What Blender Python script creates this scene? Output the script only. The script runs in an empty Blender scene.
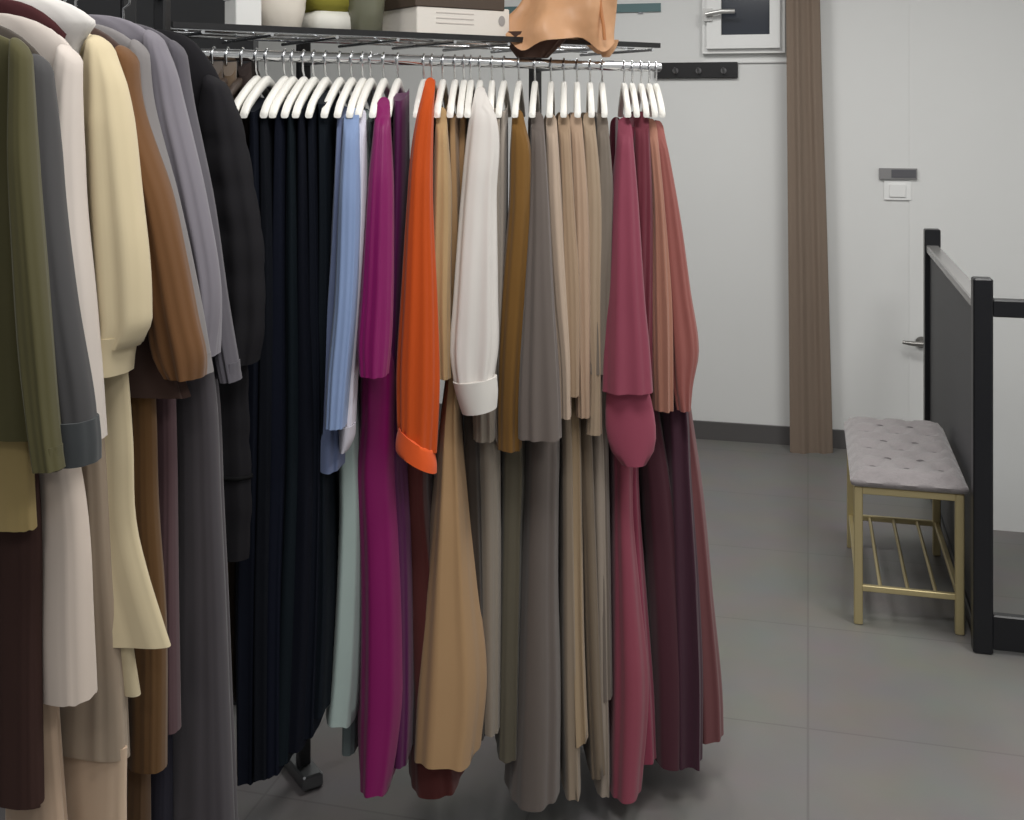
import bpy, math, random
from mathutils import Vector
random.seed(7)
PI = math.pi
C = bpy.context.scene.collection
F, EYE, HX, HY = 1150.0, 1.55, 512.0, 115.0
def P(px, py, d):                       # point seen at (px, py) standing at distance d from the camera
    return Vector(((px - HX) / F * d, d, EYE - (py - HY) / F * d))
YAW = math.atan(296 / 1150.0)
U = Vector((math.sin(YAW), math.cos(YAW), 0))      # into the room, towards the back wall
R = Vector((math.cos(YAW), -math.sin(YAW), 0))     # along the back wall, to the right
UP = Vector((0, 0, 1))
W0 = Vector((1.04, 5.48, 0))                       # a point at the foot of the back wall
def room(r, u, z): return W0 + R * r + U * u + UP * z

# ---------------------------------------------------------------- materials
def lin(c):
    c /= 255.0
    return c / 12.92 if c <= .04045 else ((c + .055) / 1.055) ** 2.4
GAIN = .92
def L(rgb, g=None):
    g = GAIN if g is None else g
    return tuple(min(.9, lin(v) * g) for v in rgb) + (1,)
MATS = {}
def mat(name, rgb, rough=.6, metal=0, g=1.0, var=0.0, vscale=8, bump=0, bscale=60, sheen=0, stretch=(1, 1, 1), coat=0, spec=.5, trans=0):
    key = (name, rgb)
    if key in MATS: return MATS[key]
    m = bpy.data.materials.new(name); m.use_nodes = True
    nt = m.node_tree; N = nt.nodes; K = nt.links
    b = N['Principled BSDF']
    col = L(rgb, g)
    b.inputs['Base Color'].default_value = col
    b.inputs['Roughness'].default_value = rough
    b.inputs['Metallic'].default_value = metal
    b.inputs['Sheen Weight'].default_value = sheen
    b.inputs['Coat Weight'].default_value = coat
    b.inputs['Specular IOR Level'].default_value = spec
    b.inputs['Transmission Weight'].default_value = trans
    if var or bump:
        tc = N.new('ShaderNodeTexCoord'); mp = N.new('ShaderNodeMapping')
        mp.inputs['Scale'].default_value = stretch
        K.new(tc.outputs['Object'], mp.inputs['Vector'])
    if var:
        no = N.new('ShaderNodeTexNoise'); no.inputs['Scale'].default_value = vscale; no.inputs['Detail'].default_value = 3
        mx = N.new('ShaderNodeMix'); mx.data_type = 'RGBA'
        mx.inputs['A'].default_value = tuple(max(0, v * (1 - var)) for v in col[:3]) + (1,)
        mx.inputs['B'].default_value = tuple(min(1, v * (1 + var)) for v in col[:3]) + (1,)
        K.new(mp.outputs['Vector'], no.inputs['Vector']); K.new(no.outputs['Fac'], mx.inputs['Factor'])
        K.new(mx.outputs['Result'], b.inputs['Base Color'])
    if bump:
        n2 = N.new('ShaderNodeTexNoise'); n2.inputs['Scale'].default_value = bscale; n2.inputs['Detail'].default_value = 2
        bp = N.new('ShaderNodeBump'); bp.inputs['Strength'].default_value = bump; bp.inputs['Distance'].default_value = .02
        K.new(mp.outputs['Vector'], n2.inputs['Vector']); K.new(n2.outputs['Fac'], bp.inputs['Height'])
        K.new(bp.outputs['Normal'], b.inputs['Normal'])
    MATS[key] = m
    return m
def fab(rgb, satin=False, g=None):
    if satin:
        return mat('satin_cloth', rgb, .48, g=g or GAIN, var=.06, bump=.5, bscale=7, stretch=(1, 1, .3), sheen=.1, spec=.3)
    return mat('woven_cloth', rgb, .85, g=g or GAIN, var=.07, vscale=10, bump=.45, bscale=8, stretch=(1, 1, .3), sheen=.15 if sum(rgb) > 150 else 0, spec=.2 if sum(rgb) > 150 else .12)

M_hang = mat('white_plastic', (236, 234, 228), .4, g=1.0)
M_chrome = mat('chrome', (200, 202, 205), .18, 1)
M_dchrome = mat('brushed_metal', (128, 130, 132), .35, 1)
M_black = mat('black_paint', (20, 20, 23), .4)
M_gold = mat('brass_finish', (186, 172, 130), .4, .6, g=1.15)

# ---------------------------------------------------------------- mesh collector
class MB:
    def __init__(s): s.v = []; s.f = []
    def loft(s, rings, cap0=True, cap1=True):
        b = len(s.v); n = len(rings[0])
        for r in rings: s.v += [Vector(p) for p in r]
        for i in range(len(rings) - 1):
            for j in range(n):
                k = (j + 1) % n
                s.f.append((b + i*n + j, b + i*n + k, b + (i+1)*n + k, b + (i+1)*n + j))
        if cap0: s.f.append(tuple(b + j for j in range(n))[::-1])
        if cap1: s.f.append(tuple(b + (len(rings)-1)*n + j for j in range(n)))
        return s
    def box(s, c, dx, dy, dz, X=Vector((1,0,0)), Y=Vector((0,1,0)), Z=UP, bev=0):
        c = Vector(c); hx, hy, hz = dx/2, dy/2, dz/2
        bv = min(bev, hx*.9, hy*.9, hz*.9)
        if bv <= 0:
            ringz = [(-hz, 0), (hz, 0)]
        else:
            ringz = [(-hz, bv), (-hz + bv, 0), (hz - bv, 0), (hz, bv)]
        rings = []
        for z, ins in ringz:
            x, y = hx - ins, hy - ins
            cb = bv if bv > 0 else 0
            if cb:
                q = [(x-cb, y), (-x+cb, y), (-x, y-cb), (-x, -y+cb), (-x+cb, -y), (x-cb, -y), (x, -y+cb), (x, y-cb)]
            else:
                q = [(x, y), (-x, y), (-x, -y), (x, -y)]
            rings.append([c + X*a + Y*d + Z*z for a, d in q])
        return s.loft(rings)
    def tube(s, pts, r, n=10, flat=None, closed=False):
        pts = [Vector(p) for p in pts]; rings = []
        prev = None
        for i, p in enumerate(pts):
            a = pts[max(0, i-1)]; b = pts[min(len(pts)-1, i+1)]
            t = (b - a).normalized()
            ref = prev if prev is not None else (UP if abs(t.z) < .9 else Vector((0, 1, 0)))
            x = ref - t * ref.dot(t); x.normalize(); y = t.cross(x); prev = x
            rr = r[i] if isinstance(r, (list, tuple)) else r
            rx, ry = (rr, rr) if flat is None else (rr, rr*flat)
            rings.append([p + x*rx*math.cos(2*PI*j/n) + y*ry*math.sin(2*PI*j/n) for j in range(n)])
        return s.loft(rings)
    def build(s, name, m, parent=None, smooth=True):
        o0 = parent_origin(parent)
        me = bpy.data.meshes.new(name)
        me.from_pydata([v - o0 for v in s.v], [], s.f); me.update()
        import bmesh
        bm = bmesh.new(); bm.from_mesh(me); bmesh.ops.recalc_face_normals(bm, faces=bm.faces); bm.to_mesh(me); bm.free()
        if smooth:
            for p in me.polygons: p.use_smooth = len(p.vertices) <= 4 or True
            me.set_sharp_from_angle(angle=math.radians(75))
        me.materials.append(m)
        o = bpy.data.objects.new(name, me); C.objects.link(o)
        if parent is not None: o.parent = parent
        return o
def parent_origin(p):
    v = Vector((0, 0, 0))
    while p is not None:
        v = v + Vector(p.location); p = p.parent
    return v
def thing(name, label, cat, loc, group=None):
    o = bpy.data.objects.new(name, None); C.objects.link(o); o.location = loc
    o.empty_display_size = .05
    return tag(o, label, cat, group)
def tag(o, label, cat, group=None):
    o['label'] = label; o['category'] = cat
    if group: o['group'] = group
    return o
def struct(name, mb, m, smooth=False):
    o = mb.build(name, m, None, smooth); o['kind'] = 'structure'; return o
def hermite(rows, n):
    ys = [r[0] for r in rows]; out = []
    m = len(rows); k = len(rows[0])
    def slope(i, c):
        if i == 0: return (rows[1][c]-rows[0][c])/(ys[1]-ys[0])
        if i == m-1: return (rows[-1][c]-rows[-2][c])/(ys[-1]-ys[-2])
        a = (rows[i][c]-rows[i-1][c])/(ys[i]-ys[i-1]); b = (rows[i+1][c]-rows[i][c])/(ys[i+1]-ys[i])
        return 0 if a*b < 0 else (a+b)/2
    for q in range(n):
        y = ys[0] + (ys[-1]-ys[0])*q/(n-1)
        i = 0
        while i < m-2 and y > ys[i+1]: i += 1
        h = ys[i+1]-ys[i]; t = (y-ys[i])/h
        o = [y]
        for c in range(1, k):
            a, b = rows[i][c], rows[i+1][c]; sa, sb = slope(i, c)*h, slope(i+1, c)*h
            o.append((2*t**3-3*t*t+1)*a+(t**3-2*t*t+t)*sa+(-2*t**3+3*t*t)*b+(t**3-t*t)*sb)
        out.append(o)
    return out
def sg(v, p): return math.copysign(abs(v)**p, v)

# ---------------------------------------------------------------- room shell
ROOM_L, ROOM_R, FRONT, CEIL = -3.3, 2.6, -7.2, 2.85
M_wall = mat('wall_paint', (226, 227, 226), .65, g=1.0, var=.015, vscale=3)
M_ceil = mat('ceiling_paint', (232, 232, 230), .8, g=1.0)
def floor_mat():
    m = mat('floor_tile', (112, 109, 107), .42, g=1.25, spec=.4)
    nt = m.node_tree; N = nt.nodes; K = nt.links; b = N['Principled BSDF']
    tc = N.new('ShaderNodeTexCoord'); mp = N.new('ShaderNodeMapping'); mp.inputs['Rotation'].default_value = (0, 0, YAW)
    br = N.new('ShaderNodeTexBrick'); br.offset = 0; br.inputs['Scale'].default_value = 1
    br.inputs['Brick Width'].default_value = .6; br.inputs['Row Height'].default_value = .6; br.inputs['Mortar Size'].default_value = .003
    c = L((112, 110, 108), 1.15)
    br.inputs['Color1'].default_value = c; br.inputs['Color2'].default_value = tuple(v*1.05 for v in c[:3])+(1,)
    br.inputs['Mortar'].default_value = tuple(v*.82 for v in c[:3])+(1,)
    no = N.new('ShaderNodeTexNoise'); no.inputs['Scale'].default_value = 5; no.inputs['Detail'].default_value = 5
    mx = N.new('ShaderNodeMix'); mx.data_type = 'RGBA'; mx.blend_type = 'MULTIPLY'; mx.inputs['Factor'].default_value = .25
    K.new(tc.outputs['Object'], mp.inputs['Vector']); K.new(mp.outputs['Vector'], br.inputs['Vector']); K.new(mp.outputs['Vector'], no.inputs['Vector'])
    K.new(br.outputs['Color'], mx.inputs['A']); K.new(no.outputs['Color'], mx.inputs['B']); K.new(mx.outputs['Result'], b.inputs['Base Color'])
    return m
M_floor = floor_mat()
# the stair opening behind the railing
D_RB, D_RF = 4.75, 3.33
rail_back = P(932, 115, D_RB); rail_front = P(982, 115, D_RF)
r_open = (rail_front - W0).dot(R) + .06; u_open = (rail_front - W0).dot(U) + .06
def slab(r0, r1, u0, u1, z0, z1, mb=None):
    mb = mb or MB()
    return mb.box(room((r0+r1)/2, (u0+u1)/2, (z0+z1)/2), r1-r0, u1-u0, z1-z0, R, U)
fl = slab(ROOM_L, r_open, FRONT, 0, -.1, 0); slab(r_open, ROOM_R, FRONT, u_open, -.1, 0, fl)
struct('floor', fl, M_floor)
struct('stair_landing', slab(r_open-.02, ROOM_R, u_open-.02, 0, -.42, -.32), M_floor)
struct('wall_back', slab(ROOM_L-.1, ROOM_R+.1, 0, .1, -.5, CEIL), M_wall)
struct('wall_right', slab(ROOM_R, ROOM_R+.1, FRONT, 0, -.5, CEIL), M_wall)
struct('wall_left', slab(ROOM_L-.1, ROOM_L, FRONT, 0, 0, CEIL), M_wall)
struct('ceiling', slab(ROOM_L-.1, ROOM_R+.1, FRONT, .1, CEIL, CEIL+.1), M_ceil)
struct('baseboard_back', slab(ROOM_L, .62, -.015, 0, 0, .085), mat('baseboard_tile', (78, 76, 76), .45, g=1.3))
# black partition behind the far end of the racks
pc = Vector(((256-HX)/F*3.05, 3.05, 0))
prt = MB().box(pc + Vector((-1.1, 0, CEIL/2)), 2.2, .06, CEIL-.002)
struct('wall_partition', prt, mat('dark_panel', (30, 31, 34), .6))

# window in the back wall
def wall_pt(px, py):                    # point on the back wall seen at a pixel
    dv = Vector(((px-HX)/F, 1, -(py-HY)/F)); o = Vector((0, 0, EYE)); n = U
    t = (W0 - o).dot(n) / dv.dot(n)
    q = o + dv*t
    return (q - W0).dot(R), q.z
def wrect(x0, y0, x1, y1):
    a = wall_pt(x0, y0); b = wall_pt(x1, y1); return a[0], b[0], b[1], a[1]
M_upvc = mat('window_plastic', (238, 239, 238), .35, g=1.0)
r0, r1, z0, _ = wrect(703, 40, 785, 53); zt = z0 + 1.0
g0, g1, gz0, _ = wrect(722, 10, 770, 35); gzt = zt - .085
win = bpy.data.objects.new('window_1', None); C.objects.link(win); win.location = room((r0+r1)/2, 0, z0); win['kind'] = 'structure'
def wframe(a0, a1, b0, b1, i0, i1, j0, j1, u0, u1):
    m = MB()
    slab(a0, i0, u0, u1, b0, b1, m); slab(i1, a1, u0, u1, b0, b1, m)
    slab(i0, i1, u0, u1, b0, j0, m); slab(i0, i1, u0, u1, j1, b1, m)
    return m
wframe(r0, r1, z0, zt, r0+.03, r1-.03, z0+.03, zt-.03, -.035, 0).build('window_frame', M_upvc, win, False)
wframe(r0+.022, r1-.022, z0+.022, zt-.022, g0, g1, gz0, gzt, -.06, -.012).build('window_sash', M_upvc, win, False)
slab(g0-.005, g1+.005, -.03, -.02, gz0-.005, gzt+.005).build('glass_pane', mat('dark_glass', (52, 56, 64), .12, g=1.1), win, False)
hb = wall_pt(709, 16); he = wall_pt(736, 13)
hm = MB(); slab(hb[0]-.022, hb[0]+.022, -.072, -.06, hb[1]-.03, hb[1]+.03, hm)
hm.tube([room(hb[0], -.06, hb[1]), room(hb[0], -.1, hb[1])], .009)
hm.tube([room(hb[0]-.008, -.1, hb[1]), room((hb[0]+he[0])/2, -.104, he[1]), room(he[0], -.102, he[1])], .011, flat=.7)
hm.build('window_handle', mat('handle_metal', (190, 190, 188), .3, .6), win)
slab(r0-.004, r1+.03, -.012, 0, z0-.045, z0-.038).build('window_trim', M_wall, win, False)

# low white door behind the railing, with lever handle
dr0 = wall_pt(909, 340)[0]; hz = wall_pt(909, 341)[1]
dr = bpy.data.objects.new('door_1', None); C.objects.link(dr); dr.location = room(dr0+.4, 0, -.32); dr['kind'] = 'structure'
slab(dr0, dr0+.82, -.005, 0, -.32, 2.2).build('door_leaf', M_wall, dr, False)
hm = MB(); hx = wall_pt(921, 339)[0]
hm.tube([room(hx, -.012, hz), room(hx, -.02, hz)], .026, 16); hm.tube([room(hx, -.02, hz), room(hx, -.06, hz)], .01)
hm.tube([room(hx+.01, -.06, hz), room(hx-.04, -.062, hz), room(hx-.085, -.058, hz+.004)], [.011, .011, .008])
hm.build('door_handle', mat('handle_steel', (150, 148, 145), .3, .8), dr)

# wall plate and switch
a0, a1, c0, c1 = wrect(879, 168, 917, 179)
t = thing('wall_thermostat', 'dark grey slim display strip fixed to the white wall above a light switch', 'thermostat', room((a0+a1)/2, 0, c0))
slab(a0, a1, -.02, 0, c0, c1).build('housing', mat('grey_plastic', (128, 127, 128), .4, g=1.2), t, False)
slab(a0+(a1-a0)*.32, a1-.006, -.023, -.02, c0+.006, c1-.006).build('display', mat('display_plastic', (88, 88, 92), .2, g=1.2), t, False)
a0, a1, c0, c1 = wrect(884, 181, 911, 200)
t = thing('light_switch', 'white square light switch on the wall under the dark display strip', 'switch', room((a0+a1)/2, 0, c0))
slab(a0, a1, -.01, 0, c0, c1).build('plate', M_upvc, t, False)
m = MB().box(room((a0+a1)/2, -.013, (c0+c1)/2), (a1-a0)*.62, .008, (c1-c0)*.7, R, U, UP, .002); m.build('rocker', M_upvc, t, False)

# hook strip on the wall
a0, a1, c0, c1 = wrect(655, 63, 738, 78)
t = thing('coat_hook_rail', 'black coat hook strip on the white wall next to the end of the chrome rail', 'hook rail', room((a0+a1)/2, 0, (c0+c1)/2))
MB().box(room((a0+a1)/2, -.011, (c0+c1)/2), a1-a0, .022, c1-c0, R, U, UP, .003).build('board', M_black, t, False)
for px in (676, 699, 724):
    q = wall_pt(px, 71); m = MB()
    m.tube([room(q[0], -.022, q[1]), room(q[0], -.03, q[1])], .014, 14)
    m.tube([room(q[0], -.03, q[1]), room(q[0], -.046, q[1]-.008), room(q[0], -.055, q[1]+.004), room(q[0], -.056, q[1]+.016)], .005)
    m.build('hook', mat('hook_metal', (120, 120, 122), .3, .8), t)

# tall brown curtain in front of the wall
def curtain():
    d = 5.28; rings = []
    rows = hermite([(-300, 783, 818), (0, 786, 820), (230, 788, 827), (452, 790, 833)], 26)
    bot = rows[-1][0]
    for y, xl, xr in rows:
        a, b = P(xl, y, d), P(xr, y, d); n = 40; front = []; back = []
        s = (y+300)/752
        for i in range(n+1):
            q = a.lerp(b, i/n); w = .009*math.sin(i/n*PI*4+.8*s)+.003*math.sin(i/n*PI*9+2)
            q = q + UP*(.012*math.sin(i/n*PI)*-1 if y == bot else 0)
            front.append(q + U*(w-.012)); back.append(q + U*(w+.012))
        rings.append(front + back[::-1])
    o = MB().loft(rings).build('curtain', mat('curtain_cloth', (114, 100, 88), .85, g=1.25, var=.05, vscale=6, bump=.3, bscale=20, stretch=(1, 1, .15)))
    tag(o, 'tall narrow brown curtain hanging against the white wall', 'curtain')
curtain()

# glass shelf on the wall behind the goods
a0, a1, c0, c1 = wrect(420, 9.0, 661, 11.6)
t = thing('glass_wall_shelf', 'thin glass shelf on the white wall behind the tan leather bag', 'shelf', room((a0+a1)/2, 0, c0))
slab(a0, a1, -.01, -.002, c0, c1).build('glass_board', mat('shelf_glass', (96, 120, 122), .1, g=1.2), t, False)
for q in (.15, .92):
    x = a0+(a1-a0)*q; m = MB(); slab(x-.012, x+.012, -.009, -.001, c0-.008, c0-.001, m); m.build('bracket', M_chrome, t, False)

# ---------------------------------------------------------------- railing
H_P = EYE - (229-HY)/F*D_RB
t = thing('stair_railing', 'black stair railing with solid dark panel beside the tufted bench', 'railing', Vector((rail_front.x, rail_front.y, 0)))
def post(c, w, h, cap=True):
    m = MB().box(Vector((c.x, c.y, h/2)), w, w, h, R, U, UP, .004); return m
M_rail = mat('black_railing', (17, 18, 23), .35)
post(rail_back, .062, H_P).build('post', M_rail, t, False)
post(rail_front, .054, H_P).build('post', M_rail, t, False)
far_r = rail_front + R*1.25
post(far_r, .058, H_P).build('post', M_rail, t, False)
mid = (rail_back+rail_front)/2; mid.z = 0; dirp = (rail_front-rail_back); ln = dirp.length; dirp.normalize(); nrm = UP.cross(dirp)
z_h = H_P-.07
MB().box(mid + UP*(z_h-.01), ln, .05, .03, dirp, nrm, UP, .004).build('handrail', mat('handrail_reflection', (120, 119, 118), .25, g=1.2), t, False)  # black handrail coloured grey: reflected light on its top put into the colour
MB().box(mid + UP*((z_h-.03+.06)/2), ln-.03, .022, z_h-.03-.06, dirp, nrm).build('panel', mat('railing_panel', (60, 61, 64), .5, g=1.2), t, False)
MB().box(mid + UP*.035, ln-.03, .04, .05, dirp, nrm, UP, .003).build('bottom_rail', M_rail, t, False)
mf = (rail_front+far_r)/2
MB().box(Vector((mf.x, mf.y, H_P-.085)), 1.2, .04, .05, R, U, UP, .004).build('handrail', M_rail, t, False)
MB().box(Vector((mf.x, mf.y, .06)), 1.2, .03, .1, R, U, UP, .004).build('bottom_rail', M_rail, t, False)

# ---------------------------------------------------------------- tufted bench
def bench():
    h = .475
    fl_, fr_ = P(857, 490, 3.52), P(967, 490, 3.52)
    d0 = 3.52; k = (EYE-h)*F
    nl = Vector(((855-HX)/F*3.5, 3.5, 0)); nr = nl + R*.31
    D = .66
    c = (nl+nr)/2 + U*D/2
    t = thing('bench', 'grey tufted bench on brass legs beside the black stair railing', 'bench', c)
    W = .31
    # cushion with tufted top
    nx, ny = 24, 48; hw, hl = W/2+.008, D/2+.01; zt, zb = h, h-.055
    tuf = []
    for j in range(6):
        for i in range(3 if j % 2 == 0 else 2):
            tuf.append(((-.1+.1*i) if j % 2 == 0 else (-.05+.1*i), -D/2+.08+j*.1))
    m = MB(); V = {}
    def topz(x, y):
        e = max(0, 1-min(hw-abs(x), hl-abs(y))/.05); z = zt - .03*e*e*e
        for tx, ty in tuf:
            r = math.hypot(x-tx, y-ty); z -= .024*math.exp(-(r/.026)**2)
        gx, gy = (x/.1), ((y+D/2-.08)/.2)
        dd = min(abs(((gx+2*gy)+.5) % 1-.5), abs(((gx-2*gy)+.5) % 1-.5))
        z -= .008*math.exp(-(dd/.09)**2)
        return z
    for j in range(ny+1):
        for i in range(nx+1):
            x = -hw+2*hw*i/nx; y = -hl+2*hl*j/ny
            V[i, j] = len(m.v); m.v.append(c + R*x + U*y + UP*topz(x, y))
    for j in range(ny):
        for i in range(nx): m.f.append((V[i, j], V[i+1, j], V[i+1, j+1], V[i, j+1]))
    per = [(i, 0) for i in range(nx)]+[(nx, j) for j in range(ny)]+[(i, ny) for i in range(nx, 0, -1)]+[(0, j) for j in range(ny, 0, -1)]
    lay = [[V[p] for p in per]]
    for z, o in ((h-.036, .006), (h-.047, .002), (zb, -.012)):
        row = []
        for i, j in per:
            x = -hw+2*hw*i/nx; y = -hl+2*hl*j/ny
            row.append(len(m.v)); m.v.append(c + R*(x*(1+o/hw)) + U*(y*(1+o/hl)) + UP*z)
        lay.append(row)
    for a, b in zip(lay, lay[1:]):
        for i in range(len(a)): k2 = (i+1) % len(a); m.f.append((a[i], b[i], b[k2], a[k2]))
    m.f.append(tuple(lay[-1]))
    cu = m.build('seat_cushion', mat('grey_velvet', (126, 121, 122), .75, g=1.2, sheen=.4, var=.06, vscale=14, bump=.15, bscale=120), t)
    for tx, ty in tuf:
        b = MB(); q = c + R*tx + U*ty; z = h-.017; rr = []
        for rad, dz in ((.001, .005), (.009, .0035), (.015, .0), (.015, -.006)):
            rr.append([q + R*rad*math.cos(a*PI/6) + U*rad*math.sin(a*PI/6) + UP*(z+dz) for a in range(12)])
        b.loft(rr).build('tuft_button', mat('button_velvet', (84, 80, 82), .7, g=1.1), cu)
    s = .012
    x, y = W/2-.01, D/2-.012
    for sx in (-1, 1):
        for sy in (-1, 1):
            MB().box(c + R*sx*x + U*sy*y + UP*(zb/2), .026, .026, zb, R, U, UP, .003).build('leg', M_gold, t, False)
    fr = MB()
    for sy in (-1, 1): fr.box(c + U*sy*y + UP*(zb-.012), 2*x-.02, .018, .022, R, U, UP, .002)
    for sx in (-1, 1): fr.box(c + R*sx*x + UP*(zb-.012), .018, 2*y-.02, .022, R, U, UP, .002)
    fr.build('seat_frame', M_gold, t, False)
    zs = .11
    sh = MB()
    for sy in (-1, 1): sh.box(c + U*sy*y + UP*zs, 2*x-.02, .016, .018, R, U, UP, .002)
    for sx in (-1, 1): sh.box(c + R*sx*x + UP*zs, .016, 2*y-.02, .018, R, U, UP, .002)
    sh.build('shelf_frame', M_gold, t, False)
    for q in (-.08, 0, .08):
        MB().tube([c + R*q + U*(-y) + UP*zs, c + R*q + U*y + UP*zs], .006, 8).build('shelf_rod', M_gold, t)
bench()

# ---------------------------------------------------------------- display rack with shelf and chrome hanging rail
A_, B_ = Vector(((270-HX)/F*2.3, 2.3, 0)), Vector(((659-HX)/F*2.85, 2.85, 0))
RD = (B_-A_).normalized(); RN = Vector((-RD.y, RD.x, 0))
ZR, ZS = 1.668, 1.722
def dmain(px): return 1/(.4348-(px-270)*(.4348-.3509)/389)
def on_rail(px):
    d = dmain(px); return Vector(((px-HX)/F*d, d, 0))
E0 = on_rail(172)
t = thing('clothes_rack', 'long chrome clothes rack with wire shelf above its rail of hanging gowns', 'clothes rack', Vector(((A_.x+B_.x)/2, (A_.y+B_.y)/2, 0)))
def rk(p, n, z): return p + RN*n + UP*z
MB().tube([rk(E0, 0, ZR), rk(B_, 0, ZR)], .0115, 14).build('hanging_rail', M_chrome, t)
MB().box((rk(E0, 0, ZS)+rk(B_, 0, ZS))/2, (B_-E0).length, .012, .012, RD, RN).build('shelf_edge', M_black, t, False)
for n in (.1, .2, .30):
    MB().tube([rk(E0, n, ZS), rk(B_, n, ZS)], .005, 8).build('shelf_bar', M_chrome, t)
Lr = (B_-E0).length
for i in range(9):
    q = E0 + RD*(.06+i*(Lr-.08)/8)
    MB().tube([rk(q, 0, ZS-.011), rk(q, .30, ZS-.011)], .004, 8).build('cross_bar', M_chrome, t)
for px in (174, 365, 612):
    q = on_rail(px)
    MB().box(rk(q, .33, 1.06), .03, .022, 2.1, RD, RN, UP, .003).build('upright', M_black, t, False)
    m = MB(); m.box(rk(q, .16, ZR+.005), .012, .32, .016, RD, RN); m.build('bracket', M_dchrome, t, False)
    MB().box(rk(q, .42, .0175), .05, .3, .033, RD, RN, UP, .004).build('foot', M_dchrome, t, False)

# ---------------------------------------------------------------- hangers
def hanger(X, Y, zr, dirv, label, group, w=.2, drop=.062, hook_r=.0165, m_arm=None, neck_z=None):
    """hook over a rail at (X, Y, zr); arms along dirv"""
    side = Vector(dirv).normalized()
    base = Vector((X, Y, zr-.0026))
    t = thing('coat_hanger', label, 'hanger', base, group)
    pts = []
    for i in range(13):
        a = math.radians(200 - i*19)
        pts.append(base + side*hook_r*math.cos(a) + UP*(hook_r*math.sin(a)))
    e = pts[-1]
    neck = zr-.05 if neck_z is None else min(zr-.05, neck_z)
    pts += [base + side*.012 - UP*.026, base - UP*.034, Vector((X, Y, neck))]
    MB().tube(pts, .0024, 7).build('hook', M_chrome, t)
    m = MB(); cross = side.cross(UP); rings = []
    for i in range(25):
        q = -1+2*i/24
        z = neck - drop*(abs(q)**1.25) - .006*max(0, abs(q)-.85)/.15
        hh = .011*(1-.25*abs(q)) if abs(q) < .97 else .006; ww = .0072
        p = Vector((X, Y, z)) + side*q*w
        rings.append([p + cross*ww*sg(math.cos(a), .6) + UP*hh*sg(math.sin(a), .6) for a in [2*PI*k/10 for k in range(10)]])
    m.loft(rings).build('arm', m_arm or M_hang, t)
    return t

def foldset(rnd, ks, amp):
    return [(k + rnd.choice((-1, 0, 1)), amp*rnd.uniform(.6, 1.2), rnd.uniform(0, 2*PI), rnd.uniform(-.8, .8)) for k in ks]
def fold(fs, t, s): return sum(a*math.cos(k*t + p + d*s*3) for k, a, p, d in fs)

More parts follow.
